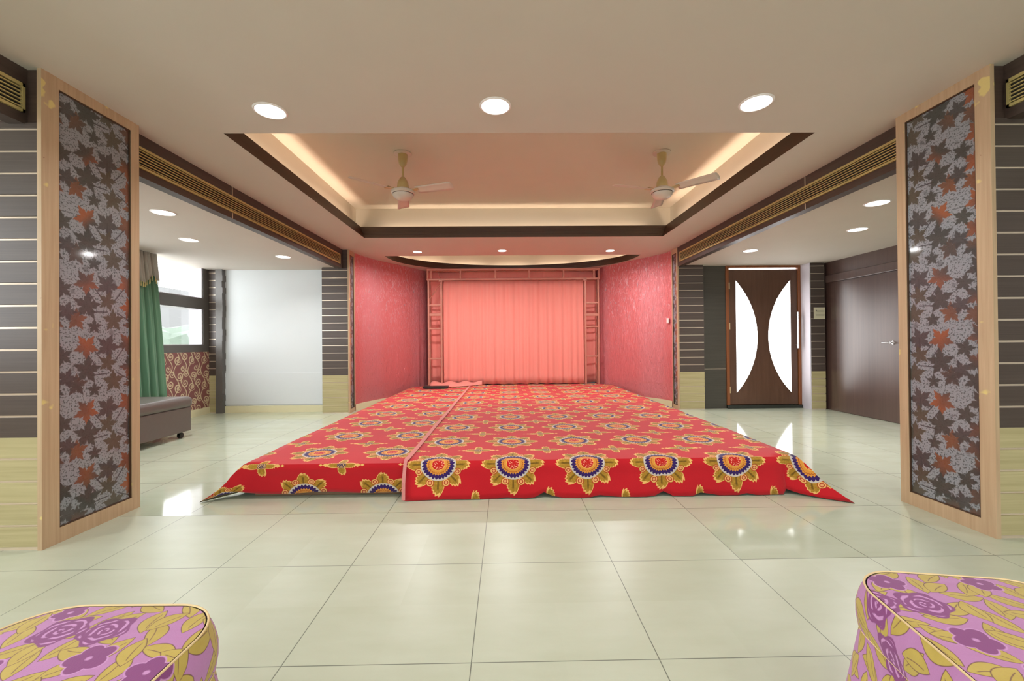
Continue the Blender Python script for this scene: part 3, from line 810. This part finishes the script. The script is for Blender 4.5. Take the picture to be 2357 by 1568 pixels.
def carpet(name, x0, x1, left, right, mat, label, hem, zl, y1=7.92):
    """cloth over the platform: top sheet + hanging skirt along left side / front / right side"""
    zt = SZ + zl
    mb = MB(); nx = max(4, int((x1 - x0) / .06)); ny = 60
    def tz(x, y):
        return zt + .0035 * sin(x * 5 + y * 2) * sin(y * 3.1) + .003
    def top(i, j):
        x = x0 + (x1 - x0) * i / nx; y = SY0 + (y1 - SY0) * j / ny
        x = max(x, -1.74 + max(0, y - 7.55) * .62); x = min(x, 2.07 - max(0, y - 7.28) * .57)
        return (x, y, tz(x, y) if 0 < j else zt)
    mb.grid(top, nx, ny, lambda i, j: (x0 + (x1 - x0) * i / nx, SY0 + (y1 - SY0) * j / ny))
    # skirt path: list of (top point, bottom point, uv top, uv bottom)
    sk = []
    if left:
        for k in range(30):
            y = 7.3 - (7.3 - SY0 - .05) * k / 29
            yy = y
            o = .04 + .06 * max(0, 1 - (y - SY0) / 1.2)
            sk.append(((x0, yy, zt), (x0 - o, yy + .08 * (k / 29) ** 6, .012), (x0, yy), (x0 - .25, yy)))
        sk.append(((x0, SY0, zt), (-2.00, 2.755, .006), (x0, SY0), (x0 - .26, SY0 - .16)))
        sk.append(((x0 + .005, SY0, zt), (-1.90, 2.785, .035), (x0 + .005, SY0), (x0 - .15, SY0 - .21)))
        sk.append(((x0 + .02, SY0, zt), (-1.80, 2.815, .045), (x0 + .02, SY0), (x0 - .04, SY0 - .23)))
    n = nx
    for i in range(n + 1):
        x = x0 + (x1 - x0) * i / n
        if left and i < 2: continue
        if right and x > x1 - .12: continue
        sk.append(((x, SY0, zt), (x, SY0 + hem(x)[0], hem(x)[1]), (x, SY0), (x, SY0 - .25)))
    if right:
        e = x1
        sk.append(((e - .10, SY0, zt), (1.86, 2.775, .030), (e - .10, SY0), (e - .10, SY0 - .25)))
        sk.append(((e - .04, SY0, zt), (1.93, 2.735, .012), (e - .04, SY0), (e - .0, SY0 - .25)))
        sk.append(((e - .01, SY0, zt), (2.03, 2.67, .006), (e - .01, SY0), (e + .12, SY0 - .25)))
        sk.append(((e, SY0, zt), (2.165, 2.585, .004), (e, SY0), (e + .27, SY0 - .27)))
        sk.append(((e, SY0 + .01, zt), (2.13, 2.80, .005), (e, SY0 + .01), (e + .26, SY0 - .02)))
        for k in range(30):
            y = SY0 + .05 + (7.2 - SY0 - .05) * k / 29
            o = .05 + .12 * max(0, 1 - (y - SY0) / .8)
            sk.append(((e, y, zt), (e + o, y, .012), (e, y), (e + .25, y)))
    nv = 8
    def sfn(i, j):
        a, b = Vector(sk[i][0]), Vector(sk[i][1]); t = j / nv
        p = a.lerp(b, t)
        out = (b - a); out.z = 0
        h = a.z + (b.z - a.z) * (t + .10 * sin(pi * t) * (1 if out.length > .08 else -.5))
        # slight rounding over the edge
        bul = .010 * sin(pi * min(1, t * 2.5)) if t < .4 else 0
        d = Vector((0, -1, 0)) if abs(out.x) < .02 else out.normalized() if out.length > 0 else Vector((0, -1, 0))
        wob = .004 * sin(p.x * 17 + p.y * 9) * t
        return (p.x + d.x * (bul + wob), p.y + d.y * (bul + wob), max(.003, h))
    def suv(i, j):
        a, b = sk[i][2], sk[i][3]; t = j / nv; return (a[0] + (b[0] - a[0]) * t, a[1] + (b[1] - a[1]) * t)
    mb.grid(sfn, len(sk) - 1, nv, suv)
    o = mb.build(name, [mat], smooth=True)
    for p in o.data.polygons: p.use_smooth = True
    m_ = o.modifiers.new('t', 'SOLIDIFY'); m_.thickness = .004; m_.offset = -1
    m_.use_rim = True; m_.material_offset = 1; m_.material_offset_rim = 1
    o.data.materials.append(M['backing'])
    return tag(o, label, 'carpet')
SEAM = -.672
def hemL(x): return (.035, .030 + .006 * sin(x * 9))
bumps = [(.245, .030, .05), (.62, .012, .05), (1.02, .030, .035), (1.30, .030, .035), (.02, .010, .03), (1.58, .012, .04)]
def hemR(x):
    z = .004
    for (bx, h_, w_) in bumps: z += h_ * math.exp(-((x - bx) / w_) ** 2)
    return (-.045 - .02 * max(0, -x) + .02 * (z - .004) / .03, z)
cl = carpet('carpet', SX0, SEAM + .02, True, False, M['carpet_l'], 'narrow left strip of red medallion carpet over the stage', hemL, .000)
cr = carpet('carpet', SEAM, SX1, False, True, M['carpet_r'], 'wide right red medallion carpet, overlapping the left strip', hemR, .010)
bd = MB()
pts = [(SEAM, SY0 - .075, .014), (SEAM - .002, SY0 - .060, .12), (SEAM, SY0 - .035, .20), (SEAM, SY0 - .014, SZ + .010)] + [(SEAM, SY0 + .01, SZ + .0165)] + [(SEAM + .002 * sin(k), SY0 + (7.85 - SY0) * k / 20, SZ + .0165) for k in range(1, 21)]
for i in range(len(pts) - 1):
    a, b = Vector(pts[i]), Vector(pts[i + 1])
    w = .020 if i >= 4 else .013
    up = Vector((0, -.004, 0)) if i < 4 else Vector((0, 0, .003))
    bd.face([a - Vector((w * .7, 0, 0)) + up, b - Vector((w * .7, 0, 0)) + up, b + Vector((w, 0, 0)) + up, a + Vector((w, 0, 0)) + up])
b_ = bd.build('edge_binding', M['binding'], cr, solid=.003, label='pink edge binding along the seam')

# flat black tray + tiny dark clump on the carpet
bt = MB().box(-1.455, -1.02, 7.28, 7.44, SZ + .016, SZ + .046)
bto = bt.build('black_tray', M['black'], bevel=.006); tag(bto, 'flat black box lying on the carpet before the left truss tower', 'box')
# ------------------------------------------------------------------ truss
tr = empty('backdrop_truss', (.14, 7.75, SZ + .02), 'dusty rose metal ladder truss standing around the salmon curtain', 'truss')
def tput(mb, nm, **k):
    mb.v = [(p[0] - .14, p[1] - 7.75, p[2] - SZ - .02) for p in mb.v]; return mb.build(nm, M['truss'], tr, **k)
Z0 = SZ + .02; th = .032
def bar(x0, x1, y0, y1, z0, z1): return MB().box(x0, x1, y0, y1, z0, z1)
for (xa, xb) in ((-1.425, -1.19), (1.475, 1.715)):
    for x in (xa, xb):
        for y in (7.73, 7.90):
            w_ = th if y < 7.8 else .022
            tput(bar(x - w_ / 2, x + w_ / 2, y, y + w_, Z0, 2.205), 'upright', bevel=.004)
    zs = (1.735, 1.555, 1.30, .745) if xa < 0 else (1.757, 1.535, 1.315, .765)
    for k, z in enumerate(zs):
        h_ = .048 if k == 1 else .026
        tput(bar(xa, xb, 7.735, 7.757, z - h_ / 2, z + h_ / 2), 'rung', bevel=.003)
        tput(bar(xa, xb, 7.90, 7.915, z - .009, z + .009), 'rung')
# top beam
for z in (2.385, 2.205):
    tput(bar(-1.455, 1.745, 7.73, 7.765, z - .018, z + .018), 'chord', bevel=.004)
    tput(bar(-1.44, 1.73, 7.90, 7.922, z - .011, z + .011), 'chord')
for x in (-1.44, -1.375, -.833, -.19, .437, 1.075, 1.64, 1.73):
    tput(bar(x - .016, x + .016, 7.735, 7.76, 2.205, 2.385), 'web_post', bevel=.003)
# left tower diagonal
mbd = MB().tube([(-1.41, 7.745, 1.84), (-1.20, 7.745, 2.13)], .010, 6)
tput(mbd, 'brace'); tput(MB().tube([(-1.26, 7.745, 2.39), (-1.20, 7.745, 2.21)], .005, 6), 'brace')
for (x, z) in ((-1.20, 2.175), (1.46, 2.175)):
    tput(bar(x - .025, x + .035, 7.70, 7.735, z - .014, z + .01), 'clamp')

# ------------------------------------------------------------------ curtains behind the stage
def drape(name, x0, x1, y, z0, z1, mat, label, amp=.022, freq=46, seedv=0, header=0, pool=None, cat='curtain', n=260, nz_=14):
    rnd = random.Random(seedv)
    ph = [rnd.uniform(0, 6.28) for _ in range(6)]
    def yy(x, t):
        a = amp * (.35 + .65 * t)
        return y + a * (.55 * sin(freq * x + ph[0] + .8 * sin(3 * x + ph[1])) + .3 * sin(freq * 1.73 * x + ph[2]) + .25 * sin(freq * .43 * x + ph[3]))
    mb = MB()
    def fn(i, j):
        x = x0 + (x1 - x0) * i / n; t = j / nz_
        z = z1 + (z0 - z1) * t
        q = yy(x, t)
        if j == nz_: z += .006 * sin(x * 31)
        return (x, q, z)
    mb.grid(fn, n, nz_, lambda i, j: (x0 + (x1 - x0) * i / n, z1 + (z0 - z1) * j / nz_))
    o = mb.build(name, mat, smooth=True)
    for p in o.data.polygons: p.use_smooth = True
    m_ = o.modifiers.new('t', 'SOLIDIFY'); m_.thickness = .002
    return tag(o, label, cat)
fc = drape('backdrop_curtain', -1.165, 1.455, 7.83, SZ + .028, 2.19, M['salmon'], 'sheer salmon curtain hanging inside the truss frame', .020, 40, 3)
drape('backdrop_curtain', -1.50, 1.74, 8.06, SZ + .022, 2.41, M['salmonback'], 'salmon back cloth seen through the truss towers', .014, 34, 5, n=200)
pl = MB()
def pfn(i, j):
    t = i / 24; w = j / 8
    x = -1.40 + .95 * t; y = 7.80 - (.02 + .30 * sin(pi * min(1, t * .9 + .12)) ** .8) * w
    z = SZ + .018 + .055 * (1 - w) ** 1.2 * (1 + .3 * sin(t * 21)) + .010 * sin(t * 30 + w * 5) * (1 - w) * w * 3 + .004
    return (x, y, z)
pl.grid(pfn, 24, 8); po = pl.build('pooled_hem', M['salmon'], fc, smooth=True, solid=.003)

# ------------------------------------------------------------------ green window curtain
gc = MB(); n = 70
def gfn(i, j):
    s = i / n; t = j / 14
    y0 = 4.70 + .10 * t; y1 = 5.245 + .20 * t ** .8
    y = y0 + (y1 - y0) * s
    x = -4.375 + .035 * sin(s * 34 + .6 * t) * (.5 + .5 * t) + .012 * sin(s * 71)
    return (x, y, 2.165 + (.30 - 2.165) * t)
gc.grid(gfn, n, 14, lambda i, j: (i / n * .9, j / 14 * 1.9))
go = gc.build('window_curtain', M['green'], smooth=True, solid=.003); tag(go, 'green satin curtain with silver valance at the left window', 'curtain')
va = MB()
def vfn(i, j):
    s = i / n; t = j / 5
    drop = .22 + .16 * abs(sin(s * pi * 2.0 + .9)) ** .8
    p = gfn(i, 0); q = gfn(i, 14); f_ = drop * t / 1.865
    return (p[0] + (q[0] - p[0]) * f_ + .03, p[1] + (q[1] - p[1]) * f_ + .012 * t, 2.165 - drop * t)
va.grid(vfn, n, 5, lambda i, j: (i / n * .9, j / 5 * .3))
va.build('valance', M['silver'], go, smooth=True, solid=.003)
fr_ = MB()
for i in range(0, n, 2):
    p = vfn(i, 5); fr_.tube([(p[0] + .004, p[1], p[2] + .005), (p[0] + .004, p[1], p[2] - .055)], [.004, .006], 5)
fo = fr_.build('fringe', M['tassel'], go)

# ------------------------------------------------------------------ bench
bn = empty('bench', (-3.88, 4.0, 0), 'long brown leatherette bench on castors by the left window', 'bench')
def bput(mb, nm, mat, **k):
    mb.v = [(p[0] + 3.88, p[1] - 4.0, p[2]) for p in mb.v]; return mb.build(nm, mat, bn, **k)
bput(box(-4.20, -3.565, 3.2, 4.79, .068, .335), 'body', M['leather'], bevel=.012, bseg=3)
bput(box(-4.21, -3.550, 3.19, 4.81, .330, .452), 'seat_cushion', M['leather'], bevel=.045, bseg=6)
for (x, y) in ((-3.62, 4.70), (-4.14, 4.70), (-3.62, 3.28), (-4.14, 3.28)):
    cb = MB().tube([(x - .016, y, .030), (x + .016, y, .030)], .030, 16).tube([(x, y, .03), (x, y, .07)], .010)
    bput(cb, 'castor', M['black'], smooth=True)

# ------------------------------------------------------------------ slipcovered stools
def stool(cx, cy, rot, w, d, mat, label, sgn):
    o = empty('slipcovered_stool', (cx, cy, 0), label, 'stool', None, rot)
    N = 120; HT = .450; HM = .352
    def per(k, inset=0, rad=.11):
        # rounded rectangle perimeter, k in 0..N
        a, b = w / 2 - inset, d / 2 - inset; r = max(.012, rad - inset)
        segs = [(2 * (a - r)), pi / 2 * r, 2 * (b - r), pi / 2 * r] * 2
        L = 2 * (2 * (a - r) + 2 * (b - r)) + 2 * pi * r
        s = (k % N) / N * L
        cs = [((-(a - r), -b), (1, 0), 0), ((a - r, -(b - r)), None, -pi / 2), ((a, -(b - r)), (0, 1), 0), ((a - r, b - r), None, 0),
              ((a - r, b), (-1, 0), 0), ((-(a - r), b - r), None, pi / 2), ((-a, b - r), (0, -1), 0), ((-(a - r), -(b - r)), None, pi)]
        ll = [2 * (a - r), pi / 2 * r, 2 * (b - r), pi / 2 * r, 2 * (a - r), pi / 2 * r, 2 * (b - r), pi / 2 * r]
        for (p, dr, a0), l in zip(cs, ll):
            if s <= l + 1e-9:
                if dr: return (p[0] + dr[0] * s, p[1] + dr[1] * s)
                t = a0 + s / r; return (p[0] + r * cos(t), p[1] + r * sin(t))
            s -= l
        return (-(a - r), -b)
    top = MB(); rings = 8
    # top as shrinking rings with a gentle dome
    def tf(k, j):
        t = j / rings; p = per(k, 0); s = 1 - t
        return (p[0] * s, p[1] * s, HT + .010 * (1 - s ** 2.2))
    def tuv(k, j):
        p = tf(k, j); return (p[0], p[1])
    top.grid(tf, N, rings, tuv)
    def pleat(k):
        # corner pleats
        v = 0
        for q in (15, 45, 75, 105): v += math.exp(-(((k % N) - q) / 1.6) ** 2)
        return v
    side = MB(); nj = 4
    def sf(k, j):
        t = j / nj; p = per(k, 0); q = per(k, -.012)
        b = .010 * sin(pi * t)
        z = HT - (HT - HM) * t
        e = .006 + b
        L = hypot(*p); return (p[0] * (1 + e / L) + (q[0] - p[0]) * t, p[1] * (1 + e / L) + (q[1] - p[1]) * t, z)
    def suv(k, j):
        p = sf(k, j); s = k / N * 1.72
        t = HT - p[2]; q = per(k, 0); L = hypot(*q)
        if sgn > 0: return (q[0] + q[0] / L * t, q[1] + q[1] / L * t)
        return (q[0] + q[0] / L * t, q[1] + q[1] / L * t)
    side.grid(sf, N, nj, suv)
    skm = MB(); nk = 10
    def kf(k, j):
        t = j / nk; p = per(k, -.014 - .055 * t); L = hypot(*p)
        m_ = -.030 * pleat(k) * min(1, t * 3) + .010 * t * sin(k * .9) + .006 * t * sin(k * 2.1 + 1)
        return (p[0] * (1 + m_ / L), p[1] * (1 + m_ / L), HM - (HM - .006) * t)
    def kuv(k, j):
        q = per(k, 0); L = hypot(*q); t = HT - kf(k, j)[2]
        return (q[0] + q[0] / L * t, q[1] + q[1] / L * t)
    skm.grid(kf, N, nk, kuv)
    top.build('seat_top', mat, o, smooth=True)
    side.build('seat_band', mat, o, smooth=True)
    skm.build('skirt', mat, o, smooth=True)
    MB().tube([(*per(k, -.005)[:2], HT) for k in range(N + 1)], .0022, 8, False).build('piping', M['piping'], o, smooth=True)
    MB().tube([(*per(k, -.016)[:2], HM) for k in range(N + 1)], .0022, 8, False).build('piping', M['piping'], o, smooth=True)
    return o
FR = floral('lilac floral cover right', [(-.222, .108, .042, 0), (-.142, .098, .050, 1.2), (-.300, .070, .046, 2.0)], [(-.155, .185, .036, 0), (.05, .205, .034, 2), (-.135, -.012, .037, 1), (-.09, -.10, .036, .4), (.10, .08, .036, .9)])
FL = floral('lilac floral cover left', [(-.068, .142, .050, 0), (.020, .142, .048, 1.2), (.255, -.07, .045, 2.0)], [(-.118, .205, .030, .5), (.065, .064, .037, 1), (.190, .040, .036, 2), (-.10, .03, .034, .4)])
stool(1.010, .765, radians(-9.5), .43, .47, FR, 'lilac and mustard rose print stool, at the right', 1)
stool(-.822, .705, radians(-1), .42, .455, FL, 'lilac and mustard rose print stool, at the left', -1)

# ------------------------------------------------------------------ outside
tag(box(-40, 20, -40, 60, -3.3, -3.2).build('ground', M['ground']), kind='structure')
def building(x, y, w, d, h, lab):
    r = empty('building', (x, y, -3.2), lab, 'building')
    MB().box(-w / 2, w / 2, -d / 2, d / 2, 0, h).build('wall', M['building'], r)
    for fz in range(int(h / 3)):
        for k in range(int(d / 2.6)):
            yy = -d / 2 + 1.3 + k * 2.6
            MB().box(w / 2, w / 2 + .06, yy - .5, yy + .5, fz * 3 + 1.0, fz * 3 + 2.2).build('window', M['buildwin'], r)
building(-22, 27, 6, 16, 7.5, 'pale apartment block seen faintly through the window, on the left')
building(-30, 44, 6, 14, 8.5, 'taller pale apartment block seen faintly through the window')

def tree(x, y, h, r, lab):
    o = empty('tree', (x, y, -3.2), lab, 'tree')
    MB().tube([(0, 0, 0), (0, 0, h - r)], .12, 8).build('trunk', M['tree'], o)
    bm = bmesh.new(); bmesh.ops.create_icosphere(bm, subdivisions=3, radius=r)
    for v_ in bm.verts: v_.co *= 1 + .22 * sin(v_.co.x * 5.1 + x) * sin(v_.co.y * 4.3) + .12 * sin(v_.co.z * 8 + y)
    me = bpy.data.meshes.new('crown'); bm.to_mesh(me); bm.free(); me.materials.append(M['tree'])
    c_ = bpy.data.objects.new('crown', me); COL.objects.link(c_); c_.parent = o; c_.location = (0, 0, h - r * .6)
tree(-13, 16.2, 4.3, 1.5, 'pale green tree outside, low in the window, on the left')
tree(-15, 21.5, 4.5, 1.6, 'pale green tree outside, low in the window, on the right')

# ------------------------------------------------------------------ light
W = bpy.data.worlds.new('World'); SC.world = W; W.use_nodes = True
bg = W.node_tree.nodes['Background']; bg.inputs[0].default_value = (.93, .97, 1, 1); bg.inputs[1].default_value = 7.5
for (a, b, zs) in WO:
    for (c0, c1) in zs:
        ld = bpy.data.lights.new('portal', 'AREA'); ld.shape = 'RECTANGLE'; ld.size = c1 - c0; ld.size_y = b - a
        ld.cycles.is_portal = True
        lo = bpy.data.objects.new('window_portal', ld); COL.objects.link(lo)
        lo.location = (XL - .21, (a + b) / 2, (c0 + c1) / 2); lo.rotation_euler = (0, -pi / 2, 0)
for (a, b) in RW:
    ld = bpy.data.lights.new('portal', 'AREA'); ld.shape = 'RECTANGLE'; ld.size = b - a; ld.size_y = 1.27; ld.cycles.is_portal = True
    lo = bpy.data.objects.new('window_portal', ld); COL.objects.link(lo)
    lo.location = ((a + b) / 2, YB - .21, 1.485); lo.rotation_euler = (pi / 2, 0, 0)

# ------------------------------------------------------------------ camera
cd = bpy.data.cameras.new('camera'); cam = bpy.data.objects.new('camera', cd); COL.objects.link(cam)
cd.sensor_width = 36; cd.lens = 964 / 2357 * 36; cd.clip_start = .02
cam.location = (0, 0, 1.02)
cam.matrix_world = Matrix.Translation((0, 0, 1.02)) @ Matrix.Rotation(-atan(13.5 / 964), 4, 'Z') @ Matrix.Rotation(pi / 2 + atan(6 / 964), 4, 'X') @ Matrix.Rotation(radians(-.5), 4, 'Z')
SC.camera = cam
vs = SC.view_settings; vs.view_transform = 'Standard'; vs.look = 'None'; vs.gamma = 1; vs.use_curve_mapping = False
vs.exposure = 0.35
